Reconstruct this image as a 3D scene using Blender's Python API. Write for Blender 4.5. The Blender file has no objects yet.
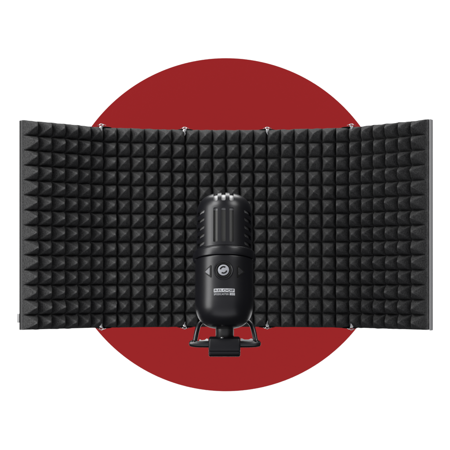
import bpy, bmesh, math, random
from mathutils import Vector, Matrix, noise
random.seed(7)
U = 0.0015                       # one design unit in metres (1.5 mm)
S = bpy.context.scene
C = S.collection
R = math.radians

# ------------------------------------------------------------------ materials
def mat(name, col, rough=0.5, metal=0.0, spec=0.5, coat=0.0):
    m = bpy.data.materials.new(name); m.use_nodes = True
    b = m.node_tree.nodes['Principled BSDF']
    b.inputs['Base Color'].default_value = (*col, 1)
    b.inputs['Roughness'].default_value = rough
    b.inputs['Metallic'].default_value = metal
    b.inputs['Specular IOR Level'].default_value = spec
    b.inputs['Coat Weight'].default_value = coat
    return m
def noise_tex(m, scale, detail=4, rough=0.6):
    nt = m.node_tree
    tc = nt.nodes.new('ShaderNodeTexCoord')
    n = nt.nodes.new('ShaderNodeTexNoise')
    n.inputs['Scale'].default_value = scale; n.inputs['Detail'].default_value = detail
    n.inputs['Roughness'].default_value = rough
    nt.links.new(tc.outputs['Object'], n.inputs['Vector'])
    return n
def add_bump(m, tex, strength, dist):
    nt = m.node_tree; b = nt.nodes['Principled BSDF']
    bp = nt.nodes.new('ShaderNodeBump')
    bp.inputs['Strength'].default_value = strength; bp.inputs['Distance'].default_value = dist
    nt.links.new(tex, bp.inputs['Height']); nt.links.new(bp.outputs[0], b.inputs['Normal'])
def add_var(m, tex, c0, c1, lo=0.35, hi=0.65):
    nt = m.node_tree; b = nt.nodes['Principled BSDF']
    r = nt.nodes.new('ShaderNodeValToRGB')
    r.color_ramp.elements[0].position = lo; r.color_ramp.elements[0].color = (*c0, 1)
    r.color_ramp.elements[1].position = hi; r.color_ramp.elements[1].color = (*c1, 1)
    nt.links.new(tex, r.inputs[0]); nt.links.new(r.outputs[0], b.inputs['Base Color'])
def add_rough(m, tex, a, b_):
    nt = m.node_tree; b = nt.nodes['Principled BSDF']
    r = nt.nodes.new('ShaderNodeMapRange')
    r.inputs['To Min'].default_value = a; r.inputs['To Max'].default_value = b_
    nt.links.new(tex, r.inputs[0]); nt.links.new(r.outputs[0], b.inputs['Roughness'])

M = {}
M['backdrop'] = mat('white_paint', (0.93, 0.93, 0.93), 0.9, spec=0.0)
M['red'] = mat('red_matt_card', (0.210, 0.0124, 0.0136), 0.95, spec=0.0)
f = mat('charcoal_foam', (0.03, 0.03, 0.03), 1.0, spec=0.08)
n = noise_tex(f, 620, 6, 0.75)
add_var(f, n.outputs[0], (0.019, 0.019, 0.0192), (0.088, 0.088, 0.088), 0.34, 0.68)
add_bump(f, n.outputs[0], 0.8, 0.0007)
# worn, paler crests along the cut edges of the foam
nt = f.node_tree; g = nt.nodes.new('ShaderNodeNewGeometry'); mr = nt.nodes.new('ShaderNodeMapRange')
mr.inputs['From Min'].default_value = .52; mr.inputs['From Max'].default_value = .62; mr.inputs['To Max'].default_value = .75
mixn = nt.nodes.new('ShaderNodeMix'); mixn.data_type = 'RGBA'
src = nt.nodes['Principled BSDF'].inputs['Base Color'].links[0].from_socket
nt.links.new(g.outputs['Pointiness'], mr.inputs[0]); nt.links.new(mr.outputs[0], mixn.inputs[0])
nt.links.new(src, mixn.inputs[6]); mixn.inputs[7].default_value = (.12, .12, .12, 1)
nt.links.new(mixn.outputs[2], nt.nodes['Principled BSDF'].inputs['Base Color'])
M['foam'] = f
M['plate'] = mat('black_back_plate', (0.006, 0.006, 0.006), 0.9, spec=0.1)
m = mat('grey_edge_profile', (0.42, 0.42, 0.42), 0.5, spec=0.4); nn = noise_tex(m, 300); add_rough(m, nn.outputs[0], 0.4, 0.6); M['edge'] = m
M['light_plastic'] = mat('light_grey_plastic', (0.4, 0.4, 0.4), 0.5)
m = mat('bright_steel', (0.62, 0.62, 0.62), 0.28, 0.85); M['steel'] = m
m = mat('satin_black_lacquer', (0.0055, 0.0055, 0.0075), 0.33, spec=0.46)
nn = noise_tex(m, 900, 3); add_rough(m, nn.outputs[0], 0.30, 0.36); add_bump(m, nn.outputs[0], 0.05, 0.0001); M['black'] = m
m = mat('satin_black_tube', (0.010, 0.010, 0.012), 0.30, spec=0.6); M['tube'] = m
m = mat('matt_black_block', (0.005, 0.005, 0.007), 0.5, spec=0.3)
nn = noise_tex(m, 700, 3); add_rough(m, nn.outputs[0], 0.36, 0.5); M['block'] = m
m = mat('dark_neck', (0.016, 0.016, 0.016), 0.4, spec=0.5); M['neck'] = m
M['gloss'] = mat('gloss_black', (0.002, 0.002, 0.002), 0.5, spec=0.3)
M['rim'] = mat('dark_chrome_rim', (0.22, 0.22, 0.23), 0.3, 0.9)
m = mat('brushed_button', (0.36, 0.37, 0.40), 0.45, 0.25)
nn = noise_tex(m, 1500, 2); add_rough(m, nn.outputs[0], 0.3, 0.6); M['button'] = m
M['arrow'] = mat('arrow_insert', (0.09, 0.09, 0.095), 0.36, 0.85)
M['print'] = mat('silver_print', (0.52, 0.53, 0.55), 0.6)
M['printdark'] = mat('dark_print', (0.03, 0.03, 0.035), 0.6)
M['white'] = mat('leftover_white', (0.9, 0.9, 0.9), 0.7, spec=0.2)  # white of the added patches that stand in for leftover background
M['inside'] = mat('inner_dark', (0.012, 0.012, 0.012), 0.8)
# woven wire mesh behind the slots
m = mat('wire_mesh', (0.3, 0.3, 0.29), 0.5, 0.3)
nt = m.node_tree; b = nt.nodes['Principled BSDF']
tc = nt.nodes.new('ShaderNodeTexCoord')
def wave(dirn, rot):
    mp = nt.nodes.new('ShaderNodeMapping'); mp.inputs['Rotation'].default_value = (0, R(rot), 0)
    w = nt.nodes.new('ShaderNodeTexWave'); w.bands_direction = dirn
    w.inputs['Scale'].default_value = 330; w.inputs['Distortion'].default_value = 0.15
    nt.links.new(tc.outputs['Object'], mp.inputs[0]); nt.links.new(mp.outputs[0], w.inputs[0]); return w
w1, w2 = wave('X', 45), wave('Z', 45)
mx = nt.nodes.new('ShaderNodeMath'); mx.operation = 'MULTIPLY'
nt.links.new(w1.outputs['Fac'], mx.inputs[0]); nt.links.new(w2.outputs['Fac'], mx.inputs[1])
rp = nt.nodes.new('ShaderNodeValToRGB')
rp.color_ramp.elements[0].position = 0.05; rp.color_ramp.elements[0].color = (0.115, 0.115, 0.108, 1)
rp.color_ramp.elements[1].position = 0.55; rp.color_ramp.elements[1].color = (0.04, 0.04, 0.04, 1)
nt.links.new(mx.outputs[0], rp.inputs[0]); nt.links.new(rp.outputs[0], b.inputs['Base Color'])
M['mesh'] = m
m = mat('pale_lining', (0.36, 0.36, 0.36), 0.45, 0.2); M['lining'] = m
M['side'] = mat('grey_side_lining', (0.24, 0.24, 0.24), 0.4, 0.4)

# ------------------------------------------------------------------ helpers
def link(name, bm, m, parent=None, smooth=True, sharp=None):
    me = bpy.data.meshes.new(name)
    bmesh.ops.recalc_face_normals(bm, faces=bm.faces)
    bm.to_mesh(me); bm.free()
    o = bpy.data.objects.new(name, me); C.objects.link(o)
    me.materials.append(m)
    if smooth:
        me.polygons.foreach_set('use_smooth', [True]*len(me.polygons))
        if sharp: me.set_sharp_from_angle(angle=R(sharp))
    if parent:
        o.parent = parent
        o.matrix_parent_inverse = parent.matrix_world.inverted()
    return o
def empty(name, loc, label, cat):
    o = bpy.data.objects.new(name, None); C.objects.link(o)
    o.location = loc; o['label'] = label; o['category'] = cat
    o.empty_display_size = 0.02
    o.matrix_world = Matrix.Translation(loc)
    return o
def xf(bm, T):
    bmesh.ops.transform(bm, matrix=T, verts=bm.verts); return bm
def lathe(prof, seg=96, bm=None, cap=True):
    bm = bm or bmesh.new()
    rings = []
    for r, z in prof:
        if r < 1e-6: rings.append([bm.verts.new((0, 0, z))])
        else: rings.append([bm.verts.new((r*math.cos(2*math.pi*i/seg), r*math.sin(2*math.pi*i/seg), z)) for i in range(seg)])
    for a, b in zip(rings, rings[1:]):
        for i in range(seg):
            j = (i+1) % seg
            if len(a) == 1 and len(b) == 1: continue
            if len(a) == 1: bm.faces.new((a[0], b[i], b[j]))
            elif len(b) == 1: bm.faces.new((a[i], a[j], b[0]))
            else: bm.faces.new((a[i], a[j], b[j], b[i]))
    return bm
def box(x0, x1, y0, y1, z0, z1, bm=None):
    bm = bm or bmesh.new()
    v = [bm.verts.new((x, y, z)) for x in (x0, x1) for y in (y0, y1) for z in (z0, z1)]
    for q in ((0,1,3,2),(4,6,7,5),(0,4,5,1),(2,3,7,6),(0,2,6,4),(1,5,7,3)):
        bm.faces.new([v[i] for i in q])
    return bm
def bevel(bm, w, seg=3):
    bmesh.ops.bevel(bm, geom=list(bm.edges), offset=w, segments=seg, profile=0.5, affect='EDGES'); return bm
def smooth_path(pts, n=10):
    out = []; P = [Vector(p) for p in pts]; P = [2*P[0]-P[1]] + P + [2*P[-1]-P[-2]]
    for i in range(1, len(P)-2):
        for k in range(n):
            t = k/n; p0, p1, p2, p3 = P[i-1:i+3]
            out.append(0.5*((2*p1)+(-p0+p2)*t+(2*p0-5*p1+4*p2-p3)*t*t+(-p0+3*p1-3*p2+p3)*t**3))
    out.append(P[-2]); return out
def tube(path, rad, seg=20, bm=None):
    bm = bm or bmesh.new(); rings = []; up = None
    if not callable(rad): rr = rad; rad = lambda t: rr
    for i, p in enumerate(path):
        d = (path[min(i+1, len(path)-1)] - path[max(i-1, 0)]).normalized()
        if up is None: up = d.orthogonal().normalized()
        up = (up - d*up.dot(d)).normalized(); s = d.cross(up); r = rad(i/(len(path)-1))
        rings.append([bm.verts.new(p + (up*math.cos(a)+s*math.sin(a))*r) for a in [2*math.pi*k/seg for k in range(seg)]])
    for a, b in zip(rings, rings[1:]):
        for k in range(seg): bm.faces.new((a[k], a[(k+1) % seg], b[(k+1) % seg], b[k]))
    bm.faces.new(rings[0]); bm.faces.new(rings[-1]); return bm
def prism(pts, y0, y1, bm=None):            # outline in x-z, extruded along y
    bm = bm or bmesh.new()
    a = [bm.verts.new((x, y0, z)) for x, z in pts]; b = [bm.verts.new((x, y1, z)) for x, z in pts]
    bm.faces.new(a); bm.faces.new(list(reversed(b)))
    for i in range(len(pts)):
        j = (i+1) % len(pts); bm.faces.new((a[i], b[i], b[j], a[j]))
    return bm
def stadium(w, h, n=10):                    # vertical stadium, width w, height h
    r = min(w, h)/2; p = []
    if h >= w:
        for k in range(n+1): a = math.pi*k/n; p.append((r*math.cos(a), h/2-r+r*math.sin(a)))
        for k in range(n+1): a = math.pi+math.pi*k/n; p.append((r*math.cos(a), -h/2+r+r*math.sin(a)))
    else:
        for k in range(n+1): a = -math.pi/2+math.pi*k/n; p.append((w/2-r+r*math.cos(a), r*math.sin(a)))
        for k in range(n+1): a = math.pi/2+math.pi*k/n; p.append((-w/2+r+r*math.cos(a), r*math.sin(a)))
    return p
def rrect(w, h, r, n=5):                    # rounded rectangle
    p = []
    for cx, cz, a0 in ((w/2-r, h/2-r, 0), (-w/2+r, h/2-r, 90), (-w/2+r, -h/2+r, 180), (w/2-r, -h/2+r, 270)):
        for k in range(n+1): a = R(a0+90*k/n); p.append((cx+r*math.cos(a), cz+r*math.sin(a)))
    return p
US = Matrix.Scale(U, 4)
def zpx(y): return 281.0 - y               # photo height -> design height above eye level

# ------------------------------------------------------------------ backdrop and red disc
BD = 2.0                                    # metres behind the shield
bm = box(-1.8, 1.8, BD, BD+0.05, -0.85, 1.6)
o = link('backdrop', bm, M['backdrop'], smooth=False); o['kind'] = 'structure'
sc = 1.5 + BD
bm = lathe([(0, 0), (0.1665*sc-0.0003, 0), (0.1665*sc, 0.0003), (0.1665*sc, 0.0009), (0, 0.0009)], 256)
xf(bm, Matrix.Translation((0, BD-0.0002, zpx(224.7)/1000*sc)) @ Matrix.Rotation(R(90), 4, 'X'))
o = link('red_disc', bm, M['red'], smooth=False)
o['label'] = 'large flat red circle on the white backdrop behind the foam shield'; o['category'] = 'disc'

# ------------------------------------------------------------------ folding foam shield
ZB, ZT = zpx(326.8), zpx(130.0)
P = [Vector(p) for p in ((-189.9, -62), (-121.2, -15.5), (-41, 0), (41, 0), (122.0, -15.5), (186.6, -64))]
shield = empty('isolation_shield', Vector((0, 0.02, ZB*U)), 'five panel folding shield lined with charcoal pyramid foam behind the black microphone', 'acoustic shield')
NC, NR, SUB, H = 6, 14, 16, 17.0
SLAB, PLT = 5.0, 4.0
def foam(i, w, ext0, ext1):
    """pyramid sheet in local coords: x along panel, y negative towards viewer, z up"""
    bm = bmesh.new(); cw = w/NC; ch = (ZT-ZB)/NR
    nx, nz = NC*SUB, NR*SUB
    ap = {}
    for c in range(NC):
        for r in range(NR): ap[c, r] = (random.uniform(-.10, .10), random.uniform(-.10, .10), random.uniform(.93, 1.03), random.uniform(-1, 1)*.03)
    # the sheet is squeezed at the sharp folds, which pushes some crests over
    push = {0: {3: -.15, 4: -.35, 5: -.55}, 1: {0: .62}, 3: {5: -.62}, 4: {2: .15, 1: .35, 0: .55}}.get(i, {})
    for (c, r), v in list(ap.items()):
        if c in push: ap[c, r] = (v[0]+push[c]+random.uniform(-.08, .08), v[1], v[2]+(.05 if abs(push[c]) > .6 else -.04), v[3])
    # non-uniform sampling keeps a vertex row on valley and on the apex
    def hgt(x, z):
        c = min(max(int(x/cw), 0), NC-1); r = min(max(int((z-ZB)/ch), 0), NR-1)
        u = (x/cw-c)*2-1; v = ((z-ZB)/ch-r)*2-1
        ax, az, hs, tw = ap[c, r]
        # shift the apex
        uu = (u-ax)/(1+ax if u < ax else 1-ax) if True else u
        vv = (v-az)/(1+az if v < az else 1-az)
        m = max(abs(uu), abs(vv))
        k = (abs(uu)**9+abs(vv)**9)**(1/9.0); m = min(max(m, k), 1)
        h = 1-m
        h = 1-math.sqrt(m*m+0.0025) if m < .9 else h     # blunt tip
        h = max(h, 0)
        return H*hs*(.85*h + .18*(1-m**8))               # steep flanks down into the grooves
    grid = []
    for a in range(nx+1):
        col = []
        for b in range(nz+1):
            x = w*a/nx; z = ZB+(ZT-ZB)*b/nz
            q = Vector((x*.21+i*37, z*.21, 3.1))
            h = hgt(min(x, w-1e-6), min(z, ZT-1e-6))
            ns = noise.noise(q)
            wob = 0.35*noise.noise(q*2.3) 
            edge = 0.7*noise.noise(Vector((x*.12+i*9, z*.12, 8)))
            xx = x + (0.45*noise.noise(q+Vector((5, 5, 5))) if 0 < a < nx else 0)
            zz = z + 0.4*noise.noise(q+Vector((9, 1, 5))) + (edge*.6 if b in (0, nz) else 0)
            col.append(bm.verts.new((xx, -h*(1+.03*ns)-wob*(h/H), zz)))
        grid.append(col)
    for a in range(nx):
        for b in range(nz):
            la, lb = a % SUB, b % SUB
            v00, v10, v11, v01 = grid[a][b], grid[a+1][b], grid[a+1][b+1], grid[a][b+1]
            if (la < SUB/2) == (lb < SUB/2):
                bm.faces.new((v00, v10, v11)); bm.faces.new((v00, v11, v01))
            else:
                bm.faces.new((v00, v10, v01)); bm.faces.new((v10, v11, v01))
    # slab edges
    x0, x1 = -ext0, w+ext1
    per = [grid[a][0] for a in range(nx+1)] + [grid[nx][b] for b in range(1, nz+1)] + [grid[a][nz] for a in range(nx-1, -1, -1)] + [grid[0][b] for b in range(nz-1, 0, -1)]
    back = []; mid = []
    for v in per:
        x = v.co.x
        ex = x0 if x <= 0 and ext0 else (x1 if x >= w-1e-4 and ext1 else x)
        mid.append(bm.verts.new((ex + .25*noise.noise(v.co*.2), 0.6, v.co.z)))
        back.append(bm.verts.new((ex, SLAB, v.co.z)))
    L = len(per)
    for k in range(L):
        j = (k+1) % L
        bm.faces.new((per[k], mid[k], mid[j], per[j]))
        bm.faces.new((mid[k], back[k], back[j], mid[j]))
    bm.faces.new(back)
    return bm
for i in range(5):
    a, b = P[i], P[i+1]; d = b-a; w = d.length
    T = US @ Matrix.Translation((a.x, a.y, 0)) @ Matrix.Rotation(math.atan2(d.y, d.x), 4, 'Z')
    bm = box(0.6, w-0.6, SLAB+.2, SLAB+.2+(2.6 if i == 0 else PLT), ZB-.3, ZT+.3); bevel(bm, .35, 2)
    if i == 0:
        bmesh.ops.translate(bm, vec=(-1.6, 0, 0), verts=[v for v in bm.verts if v.co.x < 5])
    panel = link('panel', xf(bm, T), M['plate'], shield, True, 40)
    fo = link('foam', xf(foam(i, w, 1.0 if i == 0 else 0, 2.8 if i == 4 else 0), T), M['foam'], panel, True, 50)
    if i == 4:
        bm = box(w+3.3, w+4.3, 1.2, 7.6, ZB-.5, ZT+.5); bevel(bm, .5, 3)
        e = link('edge_strip', xf(bm, T), M['edge'], panel, True, 40); e['label'] = 'grey edge strip along the right end'
    if i == 0:
        bm = box(-1.9, 1.0, SLAB+2.9, SLAB+7, ZB+6.5, ZB+15); bevel(bm, .7, 3)
        e = link('catch', xf(bm, T), M['light_plastic'], panel, True, 40)
# black cloth binding down the back of each fold
for k in (1, 2, 3, 4):
    bm = box(-7, 7, SLAB-1.2+PLT*.5, SLAB+PLT+1.5, ZB+.5, ZT-.5); bevel(bm, .5, 2)
    link('binding', xf(bm, US @ Matrix.Translation((P[k].x, P[k].y, 0))), M['plate'], shield, True, 40)
# hinges at the four folds, top and bottom
for k in (1, 2, 3, 4):
    for top in (True, False):
        s = 1 if top else -1
        z = ZT if top else ZB
        f0 = -12.5 if k in (1, 4) else -7.5
        T = US @ Matrix.Translation((P[k].x, P[k].y, z)) @ Matrix.Scale(s, 4, (0, 0, 1))
        bm = bmesh.new(); bmesh.ops.create_uvsphere(bm, u_segments=24, v_segments=12, radius=1)
        for v in bm.verts: v.co = Vector((v.co.x*8.5, v.co.y*6+2, v.co.z*1.0+.1))
        hinge = link('hinge', xf(bm, T), M['plate'], shield)
        # bent steel clip: ring on the edge and a pointed tongue in front
        hv = (1.0, .82, 1.12, .9, .95, 1.05, .85, 1.0)[(k-1)*2+(not top)]
        bm = lathe([(0, -6.3*hv), (.35, -5.6*hv), (.75, -4.2*hv), (.95, -3.2), (1.7*hv, -1.9), (1.85, -1.0), (1.5, -.3), (.9, 0), (0, .1)], 7)
        for v in bm.verts: v.co.y = v.co.y*.55+f0; v.co.x += .35*math.sin(v.co.z*1.3+k)
        ring = smooth_path([(1.7*math.cos(t), f0, 0.5+1.2*math.sin(t)) for t in [R(a) for a in range(-20, 201, 20)]], 3)
        tube(ring, .36, 8, bm)
        tube(smooth_path([(0, f0, 1.5), (0, f0+3, 1.9), (0, 0, 1.6), (0, 6, 1.2)], 5), .5, 8, bm)
        tube(smooth_path([(-4.0, f0+2, .55), (-1.5, f0+.4, 1.25), (1.5, f0+.4, 1.25), (4.2, f0+2, .5)], 5), .3, 8, bm)
        link('clip', xf(bm, T), M['steel'], hinge, True, 35)

# ------------------------------------------------------------------ microphone
K = 0.89; TILT = -11.0
DEP = -110.0
mic_root = Vector(((-2)*K*U, DEP*U, zpx(356)*K*U))
mic = empty('microphone', mic_root, 'black studio microphone with slotted head and silver round button in a tube yoke', 'microphone')
def MT(tilt=True):                          # local px (x, y depth, z measured upward from the body bottom)
    T = US @ Matrix.Translation((-1.7*K, DEP, zpx(257)*K)) @ Matrix.Scale(K, 4)
    if tilt: T = T @ Matrix.Rotation(R(TILT), 4, 'X')
    return T @ Matrix.Translation((0, 0, -70))
TM = MT()
def yl(y): return 70+257-y                  # photo height -> untilted local z

def refine(prof, n=6):
    pts = smooth_path([(r, 0, z) for r, z in prof], n); return [(max(p.x, 0), p.z) for p in pts]
body_prof = [(0, -1.5), (10, -1.4)] + refine([(10, -1.4), (16, -.2), (21, 2.8), (25.2, 7.6), (27.7, 13.5), (28.7, 19), (29, 25), (29, 33)], 6)[1:] + [(29, 45), (29, 60), (29, 64.9), (28.95, 65.3), (28.6, 65.9), (27.6, 66.2), (0, 66.2)]
body = link('body', xf(lathe(body_prof, 160), TM), M['black'], mic, True, 40)
RR = 29.0
collar_prof = [(0, 66.5), (29.7, 66.5), (30.1, 66.7), (30.3, 67.2), (30.35, 69), (30.3, 73.0), (30.0, 74.4), (29.5, 75.1), (28.4, 75.6), (27.9, 75.8), (0, 75.8)]
collar = link('collar', xf(lathe(collar_prof, 160), TM), M['black'], mic, True, 40)
# rounded pivot ears on both sides of the collar
for sx in (-1, 1):
    bm = bmesh.new(); bmesh.ops.create_uvsphere(bm, u_segments=32, v_segments=20, radius=1)
    for v in bm.verts: v.co = Vector((sx*27.6+v.co.x*4.0, 1+v.co.y*7.5, 69.4+math.copysign(abs(v.co.z)**.75, v.co.z)*6.3))
    link('pivot', xf(bm, TM), M['black'], collar)
# head shell with real slots
hp = refine([(27.8, 76.2), (27.8, 95), (27.8, 112), (27.2, 119), (25.2, 124.5), (21.8, 128.8), (17, 131.8), (12, 133.2), (6, 133.9), (0.0, 134.1)], 6)
hp[-1] = (0, 134.1)
inner = [(max(r-2.3, 0), 76.2 + (z-76.2)*(1-2.3/58)) for r, z in hp]
shell_prof = hp + list(reversed(inner[:-1])) 
bm = bmesh.new()
seg = 144
shell_prof = [(max(r, 0), z) for r, z in hp] 
bm = lathe(hp, seg)
bm2_prof = [(r, z) for r, z in inner]; bm2_prof[-1] = (0, bm2_prof[-1][1])
lathe(bm2_prof, seg, bm)
# close the bottom annulus
bm.verts.ensure_lookup_table(); bm.edges.ensure_lookup_table()
bd = [e for e in bm.edges if e.is_boundary]
bmesh.ops.bridge_loops(bm, edges=bd)
head = link('head_shell', bm, M['black'], None, True, 40)
cut = bmesh.new()
def add_prism(pts, y0, y1, T):
    t = prism(pts, y0, y1); bmesh.ops.recalc_face_normals(t, faces=t.faces); xf(t, T); me = bpy.data.meshes.new('t'); t.to_mesh(me); t.free(); cut.from_mesh(me); bpy.data.meshes.remove(me)
for x in (-8.7, -.8, 7.2):
    add_prism(rrect(4.1, 34.5, 1.0), -34, -12, Matrix.Translation((x, 0, 96.8)))
    # slots that run right over the crown
    add_prism(rrect(4.1, 30, 1.2), -34, 34, Matrix.Translation((x, 0, 121.2+15)))
for sgn in (-1, 1):
    for k in range(5):
        z = 111.6-8.0*k
        T = Matrix.Rotation(R(sgn*60), 4, 'Z') @ Matrix.Translation((0, 0, z)) @ Matrix.Rotation(R(sgn*9), 4, 'Y')
        add_prism(stadium(14.5, 3.9), -35, -18, T)
    for back in (118, 150, 178):
        pass
cutter = link('cutter_temp', cut, M['black'], None, False)
mod = head.modifiers.new('b', 'BOOLEAN'); mod.object = cutter; mod.operation = 'DIFFERENCE'; mod.solver = 'EXACT'
dg = bpy.context.evaluated_depsgraph_get(); dg.update()
me = bpy.data.meshes.new_from_object(head.evaluated_get(dg))
head.modifiers.clear(); head.data = me
bpy.data.objects.remove(cutter)
print('head faces', len(me.polygons))
me.transform(TM); me.polygons.foreach_set('use_smooth', [True]*len(me.polygons)); me.set_sharp_from_angle(angle=R(32))
head.parent = mic; head.matrix_parent_inverse = mic.matrix_world.inverted()
bv = head.modifiers.new('edge_softening', 'BEVEL'); bv.width = 0.35*U; bv.segments = 2; bv.limit_method = 'ANGLE'; bv.angle_limit = R(40)
# wire mesh capsule cage inside
gp = refine([(25.2, 76.5), (25.2, 90), (25.2, 111.6)], 6)
grille = link('wire_mesh', lathe(gp, 120), M['mesh'], head)
# paler slats behind the side louvres
for sx in (-1, 1):
    bm = bmesh.new(); rows = []
    for k in range(25):
        a = R(-90+sx*(32+k*2.1)); rows.append([bm.verts.new((25.2*math.cos(a), 25.2*math.sin(a), z)) for z in (77, 90, 100, 110.8)])
    for p, q in zip(rows, rows[1:]):
        for k in range(3): bm.faces.new((p[k], q[k], q[k+1], p[k+1]))
    link('side_lining', xf(bm, TM), M['side'], head)
grille.data.transform(TM)
gp = refine([(25.25, 111.8), (25.1, 115), (24.6, 117.2), (23.4, 121.8), (20.2, 126.8), (16, 129.6), (11.5, 131.2), (6, 131.9), (0, 132.1)], 6); gp[-1] = (0, 132.1)
crown = link('crown_lining', lathe(gp, 120), M['lining'], head)
crown.data.transform(TM)

def wrap(bm, r):                            # press flat x-z artwork onto the body's cylinder
    for v in bm.verts:
        rad = r - v.co.y; a = v.co.x/r
        v.co = Vector((rad*math.sin(a), -rad*math.cos(a), v.co.z))
    return bm
def fine_prism(pts, y0, y1, cuts=0):
    return prism(pts, y0, y1)
def disc_on_body(prof, cx, cz, seg=48):     # lathe facing the viewer, set on the body front
    bm = lathe(prof, seg)
    xf(bm, Matrix.Rotation(R(90), 4, 'X'))
    # lathe z -> -y after the rotation
    a = cx/RR
    xf(bm, Matrix.Translation((0, -RR, cz))); xf(bm, Matrix.Rotation(a, 4, 'Z')); return bm
BZ = 50.6; BX = -.7
bez = link('button_bezel', xf(disc_on_body([(0, -1.5), (9.6, -1.5), (9.6, .15), (9.2, .55), (8.5, .65), (8.0, .3), (7.8, -.3), (0, -.3)], BX, BZ, 64), TM), M['black'], mic, True, 35)
bez2 = link('button_well', xf(disc_on_body([(0, -.2), (7.75, -.2), (7.7, .35), (7.1, .75), (6.4, .6), (5.9, -.05), (0, -.05)], BX, BZ, 64), TM), M['gloss'], bez, True, 35)
btn = link('button', xf(disc_on_body([(0, 0), (5.4, 0), (5.45, .7), (5.2, 1.1), (4.7, 1.25), (0, 1.35)], BX, BZ, 64), TM), M['button'], mic, True, 35)
# emblem: two hooked arcs
bm = bmesh.new()
for s in (0, 180):
    pts = []; ro, ri = 3.75, 2.45
    A = [R(s + t) for t in range(56, 176, 8)]
    for a in A: pts.append((ro*math.cos(a), ro*math.sin(a)))
    for a in reversed(A): pts.append((ri*math.cos(a), ri*math.sin(a)))
    t = prism(pts, 0, -.25); me = bpy.data.meshes.new('t'); t.to_mesh(me); t.free(); bm.from_mesh(me); bpy.data.meshes.remove(me)
xf(bm, Matrix.Translation((0, -RR-1.25, BZ))); xf(bm, Matrix.Rotation(BX/RR, 4, 'Z'))
link('emblem', xf(bm, TM), M['gloss'], btn, False)
bm = bmesh.new(); 
ringp = [(3.0+.25*math.cos(a), .9+.25*math.sin(a)) for a in [2*math.pi*k/10 for k in range(10)]]

def tri(sgn, s):                            # rounded arrow outline
    base = [(-3.9*s, 0), (3.4*s, 5.2*s), (3.4*s, -5.2*s)]
    pts = []
    for i in range(3):
        p0, p1, p2 = Vector(base[i-1]), Vector(base[i]), Vector(base[(i+1) % 3])
        a = p1+(p0-p1).normalized()*1.3; b = p1+(p2-p1).normalized()*1.3
        for k in range(6):
            t = k/5; q = a*(1-t)**2+p1*2*t*(1-t)+b*t*t; pts.append((q.x*sgn, q.y))
    return pts
for sgn, cx in ((1, -17.3), (-1, 17.2)):
    T = Matrix.Rotation(cx/RR, 4, 'Z') @ Matrix.Translation((0, -RR, BZ-.5))
    bm = prism(tri(sgn, 1.26), .9, -.42); 
    arrow = link('arrow_button', xf(xf(bm, T), TM), M['gloss'], mic, True, 35)
    arrow.modifiers.new('soft', 'BEVEL').width = .25*U; arrow.modifiers['soft'].limit_method = 'ANGLE'; arrow.modifiers['soft'].segments = 2
    bm = prism([(x+.45*sgn, z) for x, z in tri(sgn, .8)], .5, -.75)
    ins = link('arrow_face', xf(xf(bm, T), TM), M['arrow'], arrow, True, 35)
    ins.modifiers.new('soft', 'BEVEL').width = .2*U; ins.modifiers['soft'].limit_method = 'ANGLE'; ins.modifiers['soft'].segments = 2

# printed lettering
def text_mesh(body_, width, height, x0, z0, r, space=1.0, bold=0.0):
    cu = bpy.data.curves.new('t', 'FONT'); cu.body = body_; cu.size = 1; cu.extrude = 0.0; cu.space_character = space; cu.offset = bold
    ob = bpy.data.objects.new('t', cu); C.objects.link(ob)
    dg = bpy.context.evaluated_depsgraph_get(); dg.update()
    me = bpy.data.meshes.new_from_object(ob.evaluated_get(dg)); bpy.data.objects.remove(ob)
    bm = bmesh.new(); bm.from_mesh(me); bpy.data.meshes.remove(me)
    xs = [v.co.x for v in bm.verts]; ys = [v.co.y for v in bm.verts]
    for v in bm.verts:
        v.co = Vector((x0+(v.co.x-min(xs))/(max(xs)-min(xs))*width, 0, z0+(v.co.y-min(ys))/(max(ys)-min(ys))*height))
    return wrap(bm, r)
def strip(x0, x1, z0, z1, r, n=24):
    bm = bmesh.new(); a = [bm.verts.new((x0+(x1-x0)*k/n, 0, z0)) for k in range(n+1)]; b = [bm.verts.new((x0+(x1-x0)*k/n, 0, z1)) for k in range(n+1)]
    for k in range(n): bm.faces.new((a[k], a[k+1], b[k+1], b[k]))
    return wrap(bm, r)
lz = 29.3
lab = link('name_badge', xf(strip(-10.3, 10.3, lz-.25, lz+3.3, RR+.06), TM), M['print'], mic)
link('lettering', xf(text_mesh('RELOOP', 19.0, 2.3, -9.5, lz+.4, RR+.12, 1.1, .035), TM), M['printdark'], lab, False)
link('lettering', xf(text_mesh('SPODCASTER', 14.6, 1.9, -10.2, lz-3.15, RR+.08, 1.08, .0), TM), M['print'], lab, False)
link('badge_end', xf(strip(5.3, 10.5, lz-3.2, lz-.95, RR+.07), TM), M['print'], lab)
link('lettering', xf(text_mesh('GO', 3.6, 1.5, 6.1, lz-2.85, RR+.13, 1.0, .0), TM), M['printdark'], lab, False)

# mount: neck, clamp block, yoke (upright, not tilted)
TU = MT(False)
nz0, nz1 = yl(339), yl(321)
neckp = [(0, nz0), (9.0, nz0), (9.0, nz0+1.0), (8.6, nz0+1.3), (9.1, nz0+2.2), (9.1, nz1-1), (8.6, nz1), (0, nz1)]
neck = link('neck', xf(xf(lathe(neckp, 64), Matrix.Translation((.4, 2.5, 0))), TU), M['neck'], mic, True, 35)
bm = lathe([(0, 0), (1.6, 0), (1.7, .5), (1.2, 1.0), (0, 1.25)], 24)
xf(bm, Matrix.Translation((-2.0, -9.2, yl(338.0))) @ Matrix.Rotation(R(90), 4, 'X'))
link('screw', xf(bm, TU), M['steel'], neck, True, 40)
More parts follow.
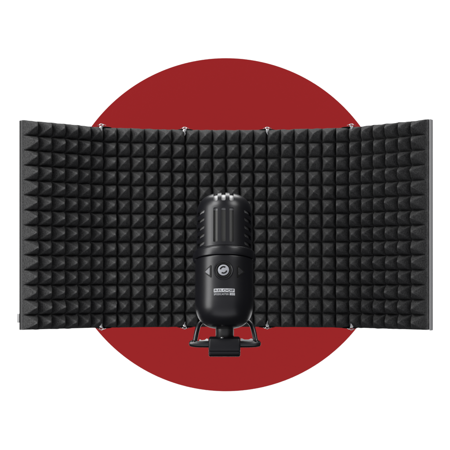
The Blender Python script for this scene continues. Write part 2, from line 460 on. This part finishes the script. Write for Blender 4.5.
# clamp block: rounded profile swept sideways, with a stepped jaw line
pr = []
cy, bz0, bz1 = 0, yl(356.2), yl(337.0)
prof = [(-9, bz1), (-12.5, bz1-1.2), (-14.2, bz1-4.2), (-14.4, bz0+8.0), (-14.0, bz0+6.4), (-13.3, bz0+6.0), (-14.0, bz0+5.5), (-13.9, bz0+3.4), (-13.2, bz0+3.0), (-13.3, bz0+2.5), (-11.6, bz0+.8), (-8, bz0), (7, bz0), (11, bz0+2), (12, bz0+6), (12, bz1-4), (9, bz1)]
bm = bmesh.new()
a = [bm.verts.new((-15.5, y, z)) for y, z in prof]; b = [bm.verts.new((15.9, y, z)) for y, z in prof]
bm.faces.new(a); bm.faces.new(list(reversed(b)))
for i in range(len(prof)): j = (i+1) % len(prof); bm.faces.new((a[i], b[i], b[j], a[j]))
bmesh.ops.recalc_face_normals(bm, faces=bm.faces)
ends = [e for e in bm.edges if abs(e.verts[0].co.x-e.verts[1].co.x) < 1e-4]
bmesh.ops.bevel(bm, geom=ends, offset=2.0, segments=4, profile=.5, affect='EDGES')
link('clamp_block', xf(bm, TU), M['block'], mic, True, 28)
# lower bar of the yoke
zb = yl(344.0)
def endr(R0):
    return lambda t: R0*math.sqrt(max(1-((abs(t-.5)*2-.955)/.045)**2, 0.02)) if abs(t-.5)*2 > .955 else R0
n = 160
def barp(t):
    x = -34.3+69.8*t; u = abs(t-.5)*2
    return Vector((x, -4 + 5*u**6, zb + (1.0*u**10)))
yoke = link('yoke', xf(tube([barp(k/n) for k in range(n+1)], endr(3.3), 24), TU), M['tube'], mic, True, 50)
for s, foot, top in ((-1, -29.6, -19), (1, 31.6, 21)):
    pts = [(foot, -1, zb+1.5), (foot+s*-.7, 0, zb+5.5), (foot-s*2.2, 3, zb+13), (foot-s*4.2, 7, zb+19), (foot-s*8.8, 13, zb+23.6), (top-s*4, 19, zb+27), (top-s*8, 22, zb+33)]
    link('yoke_arm', xf(tube(smooth_path(pts, 8), lambda t: 2.4 if t > .15 else 2.4+1.3*(1-t/.15)**2, 20), TU), M['tube'], yoke, True, 50)
    # hex nut where arm meets bar
    bm = lathe([(0, 0), (3.5, 0), (3.7, .5), (3.3, 1.3), (2.4, 2.2), (0, 2.2)], 24)
    link('nut', xf(xf(bm, Matrix.Translation((foot, -1.2, zb+1.6))), TU), M['tube'], yoke, True, 40)
    # added white patch standing in for leftover cut-out background behind the bar
    x0, x1 = (-25.5, -16.0) if s < 0 else (16.2, 29.0)
    top_ = []; N = 22
    for k in range(N+1):
        t = k/N; x = x0+(x1-x0)*t
        h = 4.7+.55*math.sin(t*8+1)+.2*math.sin(t*17)
        h *= min(1, (t if s < 0 else 1-t)*8+.5) if s < 0 else 1
        top_.append((x, zb+h - (.9*(1-t) if s < 0 else 0)))
    bm = prism(top_+[(x1, zb+1), (x0, zb+1)], -1.0, 2.0)
    background_patch = link('background_patch', xf(bm, TU), M['white'], yoke, True, 50)
    background_patch['label'] = 'white patch standing in for leftover background along the tube'

# ------------------------------------------------------------------ lights
def area(name, loc, target, sx, sy, radiance, col=(1, 1, 1)):
    l = bpy.data.lights.new(name, 'AREA'); l.shape = 'RECTANGLE'; l.size = sx; l.size_y = sy
    l.energy = radiance*math.pi*sx*sy; l.color = col
    o = bpy.data.objects.new(name, l); C.objects.link(o); o.location = loc
    o.rotation_euler = (Vector(target)-Vector(loc)).to_track_quat('-Z', 'Y').to_euler(); return o
for sx, rad in ((-1, 13.5), (1, 10)):
    area('key_softbox', (sx*5.0, -4.4, 6.4), (0, 0.6, 0.1), 3.4, 2.9, rad)
area('front_softbox', (0, -3.2, 0.3), (0, 0, 0.1), 5.6, 3.2, 0.47, (.94, .94, 1))
area('strip_light', (-0.92, -0.62, 0.25), (0, -0.165, 0.04), 0.40, 1.0, 7.5)
area('low_softbox', (0.0, -2.3, -1.7), (0, 0, 0), 5.0, 1.5, 1.1, (.94, .95, 1))
area('top_softbox', (0.0, 0.45, 1.25), (0, -.16, .1), 1.2, 0.8, 7)
for sx in (-1, 1):
    for sz in (-1, 1):
        area('background_light', (sx*1.6, .3, .197+sz*1.6), (sx*1.6, 2, .197+sz*1.6), .8, .8, 20)
w = bpy.data.worlds.new('World'); S.world = w; w.use_nodes = True
w.node_tree.nodes['Background'].inputs[0].default_value = (1, 1, 1, 1)
w.node_tree.nodes['Background'].inputs[1].default_value = 0.04

# ------------------------------------------------------------------ camera
cam = bpy.data.cameras.new('camera'); co = bpy.data.objects.new('camera', cam); C.objects.link(co)
co.location = (0, -1000*U, 0); co.rotation_euler = (R(90), 0, 0)
cam.sensor_width = 36; cam.lens = 36*1000/450; cam.clip_start = .05; cam.clip_end = 100
cam.shift_x = -1/450; cam.shift_y = 56/450
S.camera = co
S.view_settings.view_transform = 'Standard'; S.view_settings.look = 'None'
S.view_settings.exposure = 0; S.view_settings.gamma = 1
